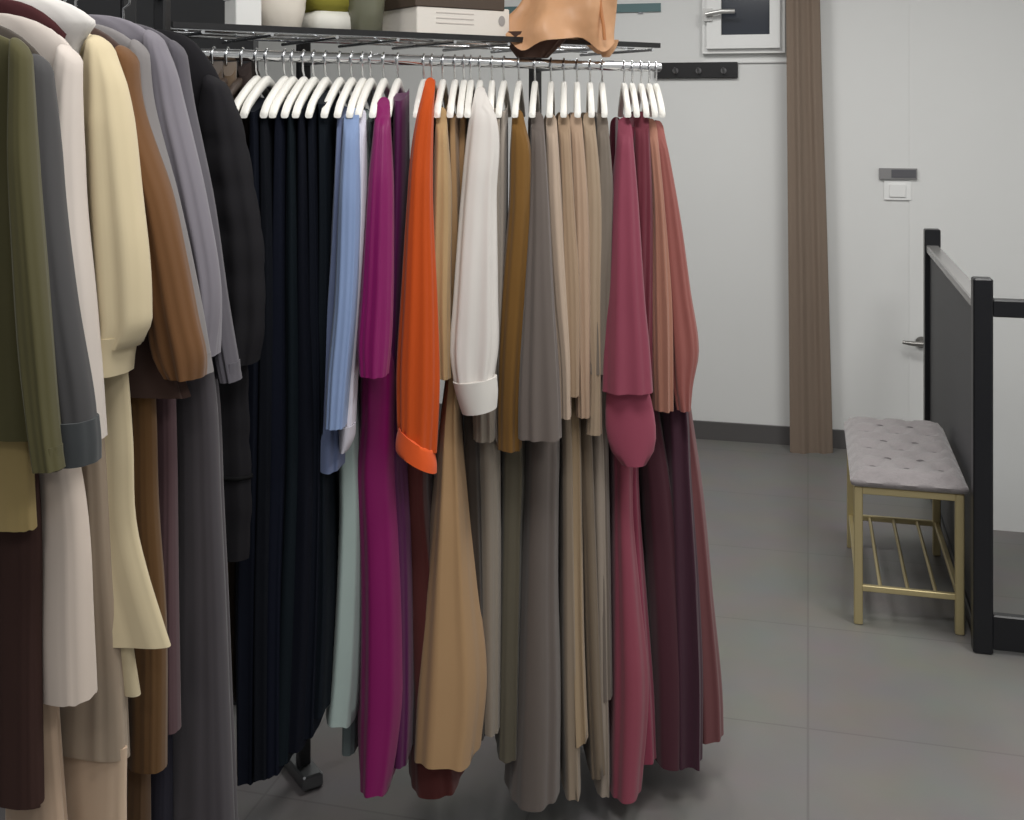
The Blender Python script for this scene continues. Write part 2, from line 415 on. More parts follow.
# ---------------------------------------------------------------- clothes of the long rack: each hangs edge-on to the camera
GRP = 'clothes on the long chrome rail'
def gown(hook, name, cat, label, rgb, body=None, sleeve=None, cuff=None, cuff_rgb=None, sleeve_rgb=None, top=None, fb=.25, ft=.17, so=0.0, cuff_in=0,
         satin=False, hem_wave=.012, amp=.075, back=.2, extra=None, hlabel=None, hgroup='white hangers on the long chrome rail', m_arm=None, sl_end=None, slb=.036, thick_back=.008):
    rnd = random.Random(sum(map(ord, label)))
    d = dmain(hook); X = (hook-HX)/F*d
    th = thing(name, label, cat, Vector((X, d, ZR-.06)), GRP)
    ztip = ZR-.05-.066
    M = fab(rgb, satin)
    # body: from the hanger tips down to the hem
    if body is None: body = [(r[0]-2, (r[1]+r[2])/2-4, (r[1]+r[2])/2+4) for r in sleeve]
    elif sleeve:
        y_e = body[0][0]
        pre = [(r[0]+3, (r[1]+r[2])/2-4, (r[1]+r[2])/2+4) for r in sleeve if r[0] < y_e-25]
        body = pre + body
    n, rows = 100, hermite(body, 44)
    y0, y1 = rows[0][0], rows[-1][0]
    fs = foldset(rnd, (8, 12, 17), amp*.5); ffs = foldset(rnd, (5, 6), amp*.4)
    rings = []
    for i, (y, xl, xr) in enumerate(rows):
        s = (y-y0)/(y1-y0)
        off = ft + (fb-ft)*s**.8
        if i == 0: off0 = off
        dd = d - off
        a, b = P(xl, y, dd), P(xr, y, dd)
        cxf, af, z = (a.x+b.x)/2, max(.006, (b.x-a.x)/2), a.z
        bb = back*(.92+.2*s)
        g = min(1, s/.10); grow = .25+.75*s**.6
        ring = []
        for k in range(n):
            t = 2*PI*k/n; cx, sy = math.cos(t), math.sin(t)
            f = (1-sy)/2
            fo = (fold(fs, t, s)+fold(ffs, t, s))*grow
            f2 = min(1, (1-sy)/1.45); thk = thick_back + (af*1.04-thick_back)*f2**1.5
            x = X + (cxf-X)*f2**1.3 + thk*sg(cx, .6)*(1+fo*.5)
            ext = off if sy < 0 else bb
            yy = d + ext*sg(sy, .8)*(1+fo*.28)
            zz = z + (hem_wave*(fold(ffs, t, s)/amp*.5 + .35*math.cos(2*t+rnd_ph(label))) if i >= len(rows)-3 else 0)*(i-len(rows)+4)/3
            if i <= 2:                       # the shoulders follow the sloping hanger arms
                e = abs(sy); zz += (.030*(1-e**1.4))*(1-i/3)
            ring.append(Vector((x, yy, zz)))
        rings.append(ring)
    hemr = rings[-1]; cc = sum(hemr, Vector())/n
    rings.append([cc + (p-cc)*.94 for p in hemr]); rings.append([cc + (p-cc)*.9 + UP*.05 for p in hemr])
    bo = MB().loft(rings).build('body', M, th)
    if sleeve:
        for back_side in (False, True):
            rows = hermite(sleeve, 30); y0, y1 = rows[0][0], rows[-1][0]
            fs = foldset(rnd, (4, 7, 11), amp*1.0); rings = []; n2 = 60
            for i, (y, xl, xr) in enumerate(rows):
                s = (y-y0)/(y1-y0)
                off = .178 + (fb*.98+so-.15)*s**.9*.8 + so*.2
                dd = d - off
                a, b = P(xl, y, dd), P(xr, y, dd)
                cx, aw, z = (a.x+b.x)/2, (b.x-a.x)/2, a.z
                yc = d-off
                if back_side:
                    yc = d+off*.95; cx = X + (cx-X)*.3; aw = min(aw, .014)
                wb = slb*(.55+.45*min(1, s/.25))
                ring = []
                for k in range(n2):
                    t = 2*PI*k/n2
                    fo = fold(fs, t, s)*(.3+.7*s)
                    tipz = (.022*(1 if not back_side else -1)*math.sin(t)*(1-i/2) if i < 2 else 0)
                    slant = 0
                    if sl_end and not back_side: slant = sl_end*math.cos(t)*max(0, (s-.86)/.14)
                    ring.append(Vector((cx + aw*sg(math.cos(t), .85)*(1+fo*.5), yc + wb*sg(math.sin(t), .85)*(1+fo), z + tipz + slant)))
                rings.append(ring)
            hemr = rings[-1]; cc = sum(hemr, Vector())/n2
            rings.append([cc + (p-cc)*.9 for p in hemr]); rings.append([cc + (p-cc)*.55 + UP*.02 for p in hemr])
            if cuff and not back_side:
                so_ = MB().loft(rings).build('sleeve', fab(sleeve_rgb or rgb, satin), th)
                crow = hermite(cuff, 8); cr = []; yc0 = d-off
                for i, (y, xl, xr) in enumerate(crow):
                    s = i/7
                    a, b = P(xl, y, yc0), P(xr, y, yc0); cx, aw = (a.x+b.x)/2, (b.x-a.x)/2
                    tl = (sl_end or 0)
                    cr.append([Vector((cx+aw*math.cos(2*PI*k/n2), yc0-.004+cuff_in*1.2+(slb+.005-cuff_in)*math.sin(2*PI*k/n2), a.z + tl*math.cos(2*PI*k/n2))) for k in range(n2)])
                cc = sum(cr[-1], Vector())/n2
                cr.append([cc+(p-cc)*.86 for p in cr[-1]]); cr.append([cc+(p-cc)*.96+UP*.03 for p in cr[-1]])
                MB().loft(cr).build('cuff', fab(cuff_rgb or rgb, satin), so_)
            else:
                MB().loft(rings).build('sleeve', fab(sleeve_rgb or rgb, satin), th)
    hanger(X, d, ZR, (0.0 if hook < 500 else -.05, -1, 0), hlabel or 'white plastic hanger', hgroup, m_arm=m_arm)
    return th
def rnd_ph(s): return (sum(map(ord, s)) % 63)/10.0

NAVY = (12, 16, 27)
# seven near-black gowns at the dark end of the rail
navy = [
 (257, [(112, 246, 258), (250, 241, 262), (450, 233, 262), (600, 227, 262), (785, 229, 258)], NAVY, 'first of the seven near-black gowns, next to the black padded coat', .23),
 (267, [(114, 256, 268), (250, 254, 274), (450, 250, 276), (600, 246, 274), (783, 246, 272)], (12, 15, 22), 'second of the seven near-black gowns counted from the black padded coat', .24),
 (285, [(112, 270, 285), (250, 266, 286), (450, 262, 288), (600, 258, 284), (778, 256, 282)], (11, 15, 28), 'third of the seven near-black gowns, counted from the black padded coat', .25),
 (293, [(114, 284, 294), (250, 280, 299), (450, 278, 302), (600, 270, 300), (768, 264, 294)], (14, 22, 28), 'fourth and middle one of the seven near-black gowns, slightly green in tone', .245),
 (304, [(110, 294, 305), (250, 292, 310), (450, 290, 316), (600, 286, 312), (752, 278, 306)], (11, 14, 24), 'fifth of the seven near-black gowns counted from the black padded coat', .25),
 (314, [(112, 304, 315), (250, 304, 320), (450, 302, 324), (600, 298, 322), (738, 290, 318)], (13, 17, 27), 'sixth near-black gown, two hangers before the blue shirt', .24),
 (326, [(104, 314, 328), (250, 314, 331), (450, 312, 328), (600, 308, 330), (722, 302, 326)], (15, 21, 28), 'seventh near-black gown with short hem, right beside the blue shirt', .245),
]
for i, (hk, body, rgb, lab, fb) in enumerate(navy):
    gown(hk, 'gown', 'gown', lab, rgb, body=body, fb=fb, hlabel='white hanger holding the %s near-black gown counted from the padded coat' % ('first second third fourth fifth sixth seventh'.split()[i]),
         hgroup='white hangers with near-black gowns')

HL = lambda s: 'white plastic hanger carrying the ' + s
gown(340, 'shirt', 'shirt', 'pale lilac-blue shirt hanging right beside the near-black gowns', (112, 124, 158),
     body=[(120, 334, 344), (250, 326, 344), (380, 314, 342), (473, 308, 342)], fb=.24, hlabel=HL('lilac-blue shirt beside the near-black gowns'))
gown(352, 'shirt', 'shirt', 'light blue shirt with long sleeve in front of mint green dress', (128, 148, 186),
     sleeve=[(119, 344, 359), (200, 339, 361), (300, 335, 357), (380, 328, 350), (425, 326, 346)], fb=.24, so=.03, amp=.045, hlabel=HL('light blue shirt in front of the mint dress'))
gown(363, 'dress', 'dress', 'long mint green dress with white sleeve between blue shirt and fuchsia gown', (166, 182, 178), sleeve_rgb=(205, 202, 214),
     sleeve=[(121, 358, 366), (200, 356, 367), (300, 350, 362), (380, 343, 357), (424, 340, 355)],
     cuff=[(422, 340, 356), (436, 340, 355), (447, 341, 350)], cuff_rgb=(190, 188, 198),
     amp=.05, body=[(440, 334, 360), (520, 333, 364), (600, 329, 363), (680, 323, 360), (727, 318, 356)], fb=.23, ft=.16, hlabel=HL('mint green dress with white sleeve'))
gown(371, 'dress', 'dress', 'pale grey-green dress mostly hidden, its hem below the mint dress', (120, 132, 132),
     body=[(122, 366, 374), (300, 360, 372), (500, 346, 362), (650, 340, 360), (758, 338, 357)], fb=.15, ft=.12, hlabel=HL('hidden grey-green dress'))
gown(384, 'gown', 'gown', 'bright fuchsia satin gown with long sleeve and full skirt', (124, 2, 86), satin=True, amp=.06,
     sleeve=[(108, 376, 390), (200, 367, 394), (300, 361, 393), (345, 358, 391), (374, 360, 388)],
     body=[(368, 354, 398), (430, 352, 398), (480, 347, 399), (540, 350, 402), (620, 351, 405), (700, 350, 406), (760, 350, 400), (797, 352, 392)], fb=.27, so=.02, hlabel=HL('bright fuchsia gown'))
gown(398, 'gown', 'gown', 'deep plum gown squeezed between fuchsia gown and orange dress', (78, 12, 68), satin=True,
     body=[(101, 390, 406), (200, 388, 406), (300, 386, 402), (400, 384, 402), (550, 388, 410), (700, 388, 412), (770, 386, 410)], fb=.235, hlabel=HL('plum gown beside the fuchsia one'))
gown(424, 'dress', 'dress', 'bright orange sleeved dress with turned cuff in the middle of the rail', (188, 74, 18), cuff_rgb=(236, 96, 40),
     sleeve=[(88, 424, 435), (110, 418, 434), (150, 411, 433), (200, 407, 433), (300, 401, 437), (380, 397, 439), (440, 398, 436)],
     cuff=[(437, 399, 434), (452, 396, 437), (460, 396, 437)], sl_end=-.022,
     body=[(330, 404, 432), (400, 402, 432), (455, 404, 430)], fb=.25, so=.03, ft=.15, hlabel=HL('bright orange dress'))
gown(432, 'gown', 'gown', 'dark maroon gown whose hem shows below sand coloured skirt', (84, 38, 36),
     body=[(112, 426, 434), (300, 414, 430), (480, 398, 428), (600, 400, 440), (700, 402, 455), (797, 404, 463)], fb=.215, hlabel=HL('maroon gown behind the orange dress'))
gown(443, 'blouse', 'blouse', 'beige blouse with long sleeve right after the orange dress', (176, 146, 106),
     sleeve=[(118, 436, 447), (200, 432, 452), (300, 431, 451), (376, 434, 452)], fb=.235, hlabel=HL('beige blouse beside the orange dress'))
gown(455, 'skirt', 'skirt', 'long flared sand coloured skirt in the middle of the rail', (172, 138, 100),
     body=[(118, 446, 458), (250, 446, 462), (370, 444, 460), (420, 438, 460), (500, 429, 467), (600, 417, 477), (700, 405, 487), (773, 402, 480)], fb=.28, hem_wave=.02, hlabel=HL('sand coloured flared skirt'))
gown(464, 'blouse', 'blouse', 'tan blouse tucked behind the white long sleeved shirt', (168, 134, 96),
     body=[(112, 456, 470), (250, 452, 466), (380, 448, 462)], fb=.19, ft=.15, hlabel=HL('tan blouse behind the white shirt'))
gown(480, 'shirt', 'shirt', 'white long sleeved shirt with broad creased cuff', (212, 207, 202), satin=False,
     sleeve=[(97, 474, 486), (115, 470, 496), (200, 461, 497), (300, 454, 498), (350, 451, 498), (380, 455, 494)],
     cuff=[(378, 453, 497), (394, 457, 498), (409, 462, 497)], cuff_rgb=(218, 214, 208), sl_end=.006,
     body=[(250, 458, 494), (330, 455, 496), (380, 456, 494)], fb=.26, so=.05, ft=.15, hlabel=HL('white shirt with creased cuff'))
gown(471, 'dress', 'dress', 'dark taupe dress deep behind the sand coloured skirt', (66, 58, 52), body=[(118, 466, 474), (300, 460, 474), (430, 460, 480), (600, 464, 486), (742, 468, 488)], fb=.2, hlabel=HL('dark taupe dress'))  # filler dress added to darken the gap between sand skirt and greige dress
gown(492, 'dress', 'dress', 'long pale greige dress hanging below the white shirt', (140, 130, 118),
     sleeve=[(118, 488, 500), (250, 480, 500), (380, 472, 496), (438, 474, 495)],
     body=[(430, 472, 500), (520, 474, 503), (640, 476, 503), (735, 478, 502)], fb=.225, hlabel=HL('pale greige dress'))
gown(504, 'blouse', 'blouse', 'stone coloured blouse between white shirt and olive-brown dress', (168, 158, 148),
     body=[(112, 497, 508), (200, 494, 508), (300, 493, 506), (400, 493, 506), (445, 493, 506)], fb=.235, hlabel=HL('stone coloured blouse'))
gown(519, 'dress', 'dress', 'olive-brown sleeved dress with greige skirt beside the taupe dress', (96, 90, 76),
     sleeve=[(120, 512, 524), (150, 510, 531), (200, 509, 532), (300, 501, 529), (400, 497, 522), (447, 497, 522)],
     body=[(440, 500, 526), (550, 498, 526), (650, 496, 524), (762, 494, 522)], sleeve_rgb=(122, 88, 42), fb=.24, hlabel=HL('olive-brown dress'))
gown(535, 'dress', 'dress', 'long taupe pleated dress reaching lowest of all beside the beige gowns', (104, 95, 90), amp=.11,
     sleeve=[(122, 531, 544), (200, 529, 549), (300, 524, 554), (400, 519, 560), (437, 519, 561)],
     body=[(425, 524, 562), (520, 520, 562), (600, 517, 562), (700, 512, 565), (812, 504, 565)], fb=.29, so=.03, hlabel=HL('long taupe pleated dress'))
beige = [
 (551, (184, 164, 146), [(124, 546, 557), (200, 546, 562), (300, 552, 568), (360, 558, 571), (416, 560, 571)], [(410, 560, 574), (550, 560, 578), (700, 560, 582), (803, 562, 584)], (150, 134, 116), .235, 'pale beige gown with long sleeve beside the taupe dress'),
 (564, (162, 138, 114), [(122, 558, 570), (200, 560, 574), (300, 562, 580), (394, 565, 579)], [(385, 564, 582), (550, 565, 586), (650, 566, 588), (747, 568, 592)], (160, 138, 110), .25, 'tan gown with cream hem, second of the beige sleeved gowns after the taupe dress'),
 (577, (176, 150, 128), [(122, 570, 582), (200, 571, 588), (300, 572, 590), (385, 575, 590), (415, 576, 590)], [(405, 576, 594), (550, 580, 600), (700, 584, 606), (780, 588, 610)], (120, 106, 90), .23, 'warm beige gown with grey-brown skirt in the middle of the beige gowns'),
 (590, (166, 146, 124), [(122, 583, 595), (200, 584, 602), (300, 584, 602), (375, 588, 602), (432, 586, 602)], [(425, 588, 606), (550, 590, 610), (700, 594, 612), (796, 594, 614)], (148, 136, 124), .24, 'greyish beige gown with pale hem near the pink gowns'),
 (602, (118, 108, 98), [(122, 597, 608), (200, 594, 613), (300, 590, 611), (372, 589, 610)], [(362, 590, 610), (450, 590, 612), (560, 594, 614), (700, 598, 616)], (104, 94, 86), .25, 'grey-brown gown right before the pink gown'),
]
for hk, rgb, sl, bd, rgb2, fb, lab in beige:
    gown(hk, 'gown', 'gown', lab, rgb2, sleeve=sl, sleeve_rgb=rgb, body=bd, fb=fb, slb=.03, so=.01, hlabel=HL(lab.split(' with')[0].split(',')[0].split(' right')[0]))
gown(624, 'gown', 'gown', 'pink gown with wide drooping sleeve beside the burgundy one', (144, 70, 86),
     sleeve=[(127, 618, 632), (200, 611, 638), (300, 607, 645), (350, 605, 650), (391, 604, 653)], sleeve_rgb=(136, 64, 82), cuff_in=.016,
     cuff=[(376, 609, 645), (410, 606, 654), (436, 607, 657), (455, 613, 654), (466, 622, 647)], cuff_rgb=(152, 72, 92),
     body=[(410, 612, 640), (500, 612, 637), (600, 611, 646), (700, 609, 656), (803, 608, 648)], fb=.29, so=.05, hlabel=HL('pink gown with drooping sleeve'))
gown(632, 'gown', 'gown', 'second pink gown, its hem showing just behind the first pink skirt', (136, 60, 80),
     body=[(127, 627, 638), (300, 626, 640), (500, 620, 644), (600, 622, 652), (700, 628, 660), (766, 634, 662)], fb=.25, hlabel=HL('second pink gown'))
gown(641, 'gown', 'gown', 'burgundy gown with smooth sleeve between the pink and dark plum gowns', (74, 38, 48),
     sleeve=[(121, 634, 649), (200, 632, 652), (300, 630, 652), (388, 626, 652)],
     body=[(380, 630, 658), (480, 640, 676), (600, 646, 690), (700, 650, 696), (771, 652, 694)], sleeve_rgb=(110, 48, 60), fb=.26, hlabel=HL('burgundy gown'))
gown(649, 'gown', 'gown', 'dark plum gown with rose beige sleeve near the end of the rail', (66, 36, 50),
     sleeve=[(128, 646, 657), (200, 650, 664), (300, 650, 672), (408, 652, 673)], sleeve_rgb=(166, 118, 100),
     body=[(400, 658, 693), (480, 662, 698), (600, 664, 707), (700, 666, 711), (769, 668, 710)], amp=.11, fb=.27, hlabel=HL('dark plum gown'))
gown(656, 'gown', 'gown', 'dusty rose gown with balloon sleeve at the very end of the rail', (112, 68, 70),
     sleeve=[(130, 653, 664), (160, 656, 670), (230, 660, 682), (290, 664, 690), (350, 668, 698), (385, 672, 692), (408, 676, 690)], sleeve_rgb=(150, 90, 84),
     body=[(400, 672, 694), (500, 680, 709), (600, 686, 719), (700, 690, 729), (742, 692, 730)], fb=.22, so=.02, hlabel=HL('dusty rose gown at the end of the rail'))

# ---------------------------------------------------------------- clothes of the second rack, seen at a slant from their sleeve ends
X0 = -1.03; ZL = 1.78
def tipd(px): return X0/((px-HX)/F - U.x/U.y)
GL = 'clothes on the near rack'
def jacket(tip, name, cat, label, rgb, right, sleeve=None, cuff=None, cuff_rgb=None, lw=.4, tk=.02, satin=False, rise=.06, low_rgb=None, slw=.03, hook_up=.1, puff=0, amp=.07, sleeve_rgb=None, dd=0, seams=None, hang=True):
    """right = [(y, x)] the outline of the side that faces the aisle; tip = (x, y) of that shoulder"""
    rnd = random.Random(sum(map(ord, label)))
    d = tipd(tip[0])+dd; T = P(tip[0], tip[1], d); hk = T - R*.205
    zr = ZL
    th = thing(name, label, cat, Vector((hk.x, hk.y, zr-.06)), GL)
    fs = foldset(rnd, (9, 13, 18), amp); rings = []; n = 64
    rows = hermite(right, 40)
    prof = []
    for i in range(9):                                   # neck, shoulder line down to the tip
        q = i/8; w = .05 + (.205-.05)*q; z = T.z + rise*(1-q**3)
        prof.append((hk.x, hk.y, z, w*.98, w*.98, tk*(.6+.4*q), 0))
    for y, x in rows:
        s = (y-rows[0][0])/(rows[-1][0]-rows[0][0])
        p = P(x, y, d); rr = (Vector((p.x, p.y, 0))-Vector((hk.x, hk.y, 0))).dot(R)
        prof.append((hk.x, hk.y, p.z, rr, max(.2, lw-.205)*(1+.1*s), tk*(1+.35*s), s))
    for (x0, y0, z, wr, wl, tt, s) in prof:
        ring = []
        for k in range(n):
            t = 2*PI*k/n; c, si = math.cos(t), math.sin(t)
            fo = fold(fs, t, s)*(.2+.8*s)
            if puff: fo += .16*abs(math.sin(z*PI/puff))**.5 - .1
            e = wr if c > 0 else wl
            ring.append(Vector((x0, y0, z)) + R*(e*sg(c, .8)*(1+fo*.12)) + U*(tt*sg(si, .8)*(1+fo)) + UP*(.0006*fold(fs, t, s)/amp if s > .97 else 0))
        rings.append(ring)
    hm_ = rings[-1]; cc = sum(hm_, Vector())/n
    rings.append([cc+(p-cc)*.95 for p in hm_]); rings.append([cc+(p-cc)*.9+UP*.05 for p in hm_])
    M = fab(rgb, satin)
    bo = MB().loft(rings).build('body', M, th)
    if sleeve:
        srows = hermite(sleeve, 34); fs = foldset(rnd, (4, 7, 10), amp*.9); rr = []; n2 = 60
        for i, (y, xl, xr) in enumerate(srows):
            s = i/33; a, b = P(xl, y, d-.012-.012*s), P(xr, y, d-.012-.012*s); c = (a+b)/2; aw = (b.x-a.x)/2/R.x
            wb = slw*(.7+.3*min(1, s*4))
            ring = []
            for k in range(n2):
                t = 2*PI*k/n2; fo = fold(fs, t, s)*(.25+.75*s)
                if puff: fo += (.16*abs(math.sin(c.z*PI/puff))**.5 - .1)*min(1, s*5)
                ring.append(c + R*(aw*sg(math.cos(t), .9)*(1+fo*.25)) + U*(wb*sg(math.sin(t), .9)*(1+fo)) + (UP*(-.014*math.cos(t)*(1-i/4)) if i < 4 else Vector()))
            rr.append(ring)
        # rounded shoulder cap
        top = rr[0]; cc = sum(top, Vector())/n2
        rr = [[cc+(p-cc)*.4+UP*.008 for p in top], [cc+(p-cc)*.8+UP*.0055 for p in top]] + rr
        e = rr[-1]; cc = sum(e, Vector())/n2
        rr += [[cc+(p-cc)*.9 for p in e], [cc+(p-cc)*.8+UP*.03 for p in e]]
        so = MB().loft(rr).build('sleeve', fab(sleeve_rgb or rgb, satin), th)
        h0 = Vector((hk.x, hk.y, 0))
        MB().loft([[p - R*(2*(Vector((p.x, p.y, 0))-h0).dot(R)) for p in ring] for ring in rr]).build('sleeve', fab(sleeve_rgb or rgb, satin), th)
        if cuff:
            cr = []
            for i, (y, xl, xr) in enumerate(hermite(cuff, 9)):
                a, b = P(xl, y, d-.026), P(xr, y, d-.026); c = (a+b)/2; aw = (b.x-a.x)/2/R.x
                cr.append([c + R*aw*math.cos(2*PI*k/n2)*(1+.03*math.cos(9*2*PI*k/n2)) + U*(slw+.004)*math.sin(2*PI*k/n2) for k in range(n2)])
            e = cr[-1]; cc = sum(e, Vector())/n2
            cr += [[cc+(p-cc)*.88 for p in e], [cc+(p-cc)*.85+UP*.03 for p in e]]
            MB().loft(cr).build('cuff', fab(cuff_rgb or rgb, satin), so)
    if seams:
        for y in seams:
            p = P(0, y, d); m = MB(); i = min(range(len(prof)), key=lambda q: abs(prof[q][2]-p.z)); ring = rings[i]
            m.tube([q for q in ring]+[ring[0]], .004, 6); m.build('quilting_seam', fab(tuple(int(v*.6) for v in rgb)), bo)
    if hang: hanger(hk.x, hk.y, zr, R, 'white hanger inside the ' + ' '.join(label.split()[:10]), 'white hangers on the near rack', w=.185, drop=rise+.004 if rise > .08 else min(.062, rise+.01), neck_z=T.z+rise+.002)
    return th
def lowwear(d, name, cat, label, rgb, rows, tk=.016, w=None, amp=.04, legs=False, hem_rgb=None, hem=None, satin=False):
    """skirts and trousers hung lower on the near rack; rows = outline (y, xl, xr) at distance d"""
    rnd = random.Random(sum(map(ord, label)))
    a = P((rows[0][1]+rows[0][2])/2, rows[0][0], d)
    th = thing(name, label, cat, a, GL)
    def piece(nm, rows, off, m, par):
        rr = []; n = 56; fs = foldset(rnd, (8, 12, 17), amp)
        hr = hermite(rows, 40)
        for i, (y, xl, xr) in enumerate(hr):
            s = i/39; dd = d+off; p, q = P(xl, y, dd), P(xr, y, dd); c = (p+q)/2; aw = (q.x-p.x)/2/R.x
            ring = []
            for k in range(n):
                t = 2*PI*k/n; fo = fold(fs, t, s)*(.3+.7*s)
                ring.append(c + R*aw*sg(math.cos(t), .8)*(1+fo*.15) + U*tk*(.8+.5*s)*sg(math.sin(t), .8)*(1+fo*1.0) + UP*(.0006*fold(fs, t, s)/amp if s > .96 else 0))
            rr.append(ring)
        e = rr[-1]; cc = sum(e, Vector())/n
        rr += [[cc+(p-cc)*.94 for p in e], [cc+(p-cc)*.9+UP*.05 for p in e]]
        return MB().loft(rr).build(nm, m, par)
    if legs:
        h = rows[0]
        piece('leg', rows, -tk*.9, fab(rgb, satin), th)
        piece('leg', [(y, xl+4, xr+3) for y, xl, xr in rows], tk*1.4, fab(rgb, satin), th)
    else: piece('body', rows, 0, fab(rgb, satin), th)
    if hem: 
        piece('hem_band', hem, -tk*1.0, fab(hem_rgb or rgb, satin), th)
    y0, xl, xr = rows[0]; c = a + UP*.004
    wb = MB().box(c, (P(xr, y0, d)-P(xl, y0, d)).x*1.02, tk*2.2, .035, R, U, UP, .006); wb.build('waistband', fab(tuple(int(v*.9) for v in rgb)), th)
    for s in (-1, 1):
        MB().box(c + R*s*min(.045, (P(xr, y0, d)-P(xl, y0, d)).x*.25) + UP*.028, .016, .014, .04, R, U, UP, .003).build('clip', M_chrome, th, False)
    # clip hanger over the near rail at this distance
    hy = hook_on_near(d)
    t = thing('clip_hanger', 'metal clip hanger of the ' + ' '.join(label.split()[:9]), 'hanger', hy, 'clip hangers on the near rack')
    MB().tube([hy+R*.014*math.cos(math.radians(g))+UP*.014*math.sin(math.radians(g)) for g in range(200, -30, -20)]+[hy-UP*.03, Vector((hy.x, hy.y, a.z+.07))], .0024, 7).build('hook', M_chrome, t)
    MB().tube([Vector((hy.x, hy.y, a.z+.07)), Vector((a.x, a.y, a.z+.058))], .004, 8).build('bar', M_chrome, t)
    return th
def near_line(d):                       # hook points of the near rack at distance d along the camera axis
    # tips lie on X = X0 + tan*Y ; hooks .205 back along R
    hx = X0 + U.x/U.y*d; q = Vector((hx, d, 0)) - R*.205
    return q
def hook_on_near(d):
    q = near_line(d); return Vector((q.x, q.y, ZL))

n0 = near_line(1.34); n1 = near_line(2.16)
t = thing('garment_rail', 'near chrome rail carrying coats and jackets, running towards the back wall', 'clothes rail', Vector((n0.x, n0.y, 0)))
MB().tube([n0+UP*ZL, n1+UP*ZL], .012, 14).build('hanging_rail', M_chrome, t)
for q in (n0, n1):
    MB().box(q+UP*(ZL/2+.01)-R*.0, .025, .025, ZL+.0, R, U, UP, .003).build('upright', M_black, t, False)
    MB().box(q+UP*.017, .5, .05, .032, R, U, UP, .004).build('foot', M_dchrome, t, False)

jacket((26, 47), 'jacket', 'jacket', 'olive green jacket nearest the camera on the near rack', (80, 76, 48), [(60, 18), (200, 20), (330, 26), (440, 34)],
       sleeve=[(50, 12, 30), (150, 12, 34), (250, 16, 42), (350, 22, 51), (440, 33, 59), (468, 37, 63)], rise=.03, tk=.015, slw=.024)
jacket((48, 62), 'jacket', 'jacket', 'charcoal jacket with slate sleeve and ribbed cuff beside the olive jacket', (64, 57, 50), [(70, 40), (200, 46), (330, 54), (470, 62)],
       sleeve=[(66, 32, 50), (120, 30, 55), (200, 34, 61), (300, 40, 74), (400, 48, 92), (428, 55, 94)], sleeve_rgb=(66, 65, 66),
       cuff=[(418, 57, 95), (440, 60, 97), (461, 62, 97)], cuff_rgb=(58, 61, 63), rise=.06)
jacket((79, 54), 'coat', 'coat', 'pinkish white coat with slim sleeve between slate jacket and cream coat', (206, 196, 188), [(70, 68), (200, 66), (330, 74), (420, 88)],
       sleeve=[(56, 60, 80), (100, 52, 80), (200, 56, 82), (300, 64, 92), (400, 78, 98), (440, 86, 99)], rise=.062)
jacket((68, 34), 'cardigan', 'cardigan', 'dark maroon cardigan with only its shoulder showing above the pinkish white coat', (66, 34, 36), [(44, 60), (200, 56), (330, 60)], rise=.055, lw=.36, dd=.035)
jacket((96, 20), 'sweater', 'sweater', 'white knit sweater standing highest above the shoulders of the cream coat', (216, 212, 208), [(25, 94), (34, 86), (48, 76), (120, 74), (250, 76), (330, 84)], rise=.04, tk=.026)
jacket((110, 47), 'coat', 'coat', 'cream coat with balloon sleeve and flared hem', (206, 191, 158), [(52, 100), (200, 110), (330, 126), (440, 136), (520, 140), (570, 154), (610, 169), (638, 180)],
       sleeve=[(46, 92, 111), (64, 86, 118), (100, 82, 128), (200, 78, 142), (270, 78, 150), (318, 84, 151), (345, 94, 138)],
       cuff=[(334, 93, 136), (352, 95, 130), (372, 97, 127)], rise=.042, slw=.04, lw=.5, tk=.024)
cream = bpy.data.objects['coat.001']
def flap():
    d = tipd(110)-.012; rr = []
    for y, xl, xr in hermite([(560, 112, 124), (600, 113, 128), (650, 117, 134), (694, 123, 141)], 20):
        a, b = P(xl, y, d), P(xr, y, d); c = (a+b)/2; aw = (b.x-a.x)/2
        rr.append([c + R*aw*sg(math.cos(2*PI*k/28), .7) + U*.009*math.sin(2*PI*k/28) for k in range(28)])
    MB().loft(rr).build('front_panel', fab((206, 191, 158)), cream)
flap()
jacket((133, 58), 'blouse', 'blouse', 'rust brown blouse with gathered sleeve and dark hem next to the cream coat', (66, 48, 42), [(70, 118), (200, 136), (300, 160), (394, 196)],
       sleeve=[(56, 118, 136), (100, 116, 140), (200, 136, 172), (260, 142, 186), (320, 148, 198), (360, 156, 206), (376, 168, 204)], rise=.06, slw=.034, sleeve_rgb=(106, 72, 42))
jacket((146, 52), 'jacket', 'jacket', 'slim grey jacket seen as a narrow strip behind the rust brown blouse', (124, 120, 120), [(62, 136), (200, 160), (300, 178), (386, 192)],
       sleeve=[(50, 132, 148), (100, 132, 152), (200, 152, 178), (300, 168, 200), (372, 186, 212)], rise=.05, slw=.026)
jacket((164, 44), 'shirt', 'shirt', 'lavender grey shirt with pale shoulder and long sleeve', (122, 118, 126), [(46, 156), (200, 184), (300, 200), (350, 206)],
       sleeve=[(40, 146, 165), (62, 146, 173), (100, 150, 182), (200, 168, 206), (300, 190, 220), (340, 198, 216), (356, 200, 214)], rise=.05, slw=.032, amp=.14)
jacket((184, 50), 'shirt', 'shirt', 'darker grey shirt tucked between lavender shirt and black padded coat', (84, 81, 88), [(60, 176), (200, 200), (300, 214), (376, 226)],
       sleeve=[(50, 170, 186), (100, 172, 192), (200, 190, 212), (300, 206, 226), (380, 224, 239)], rise=.05, slw=.026)
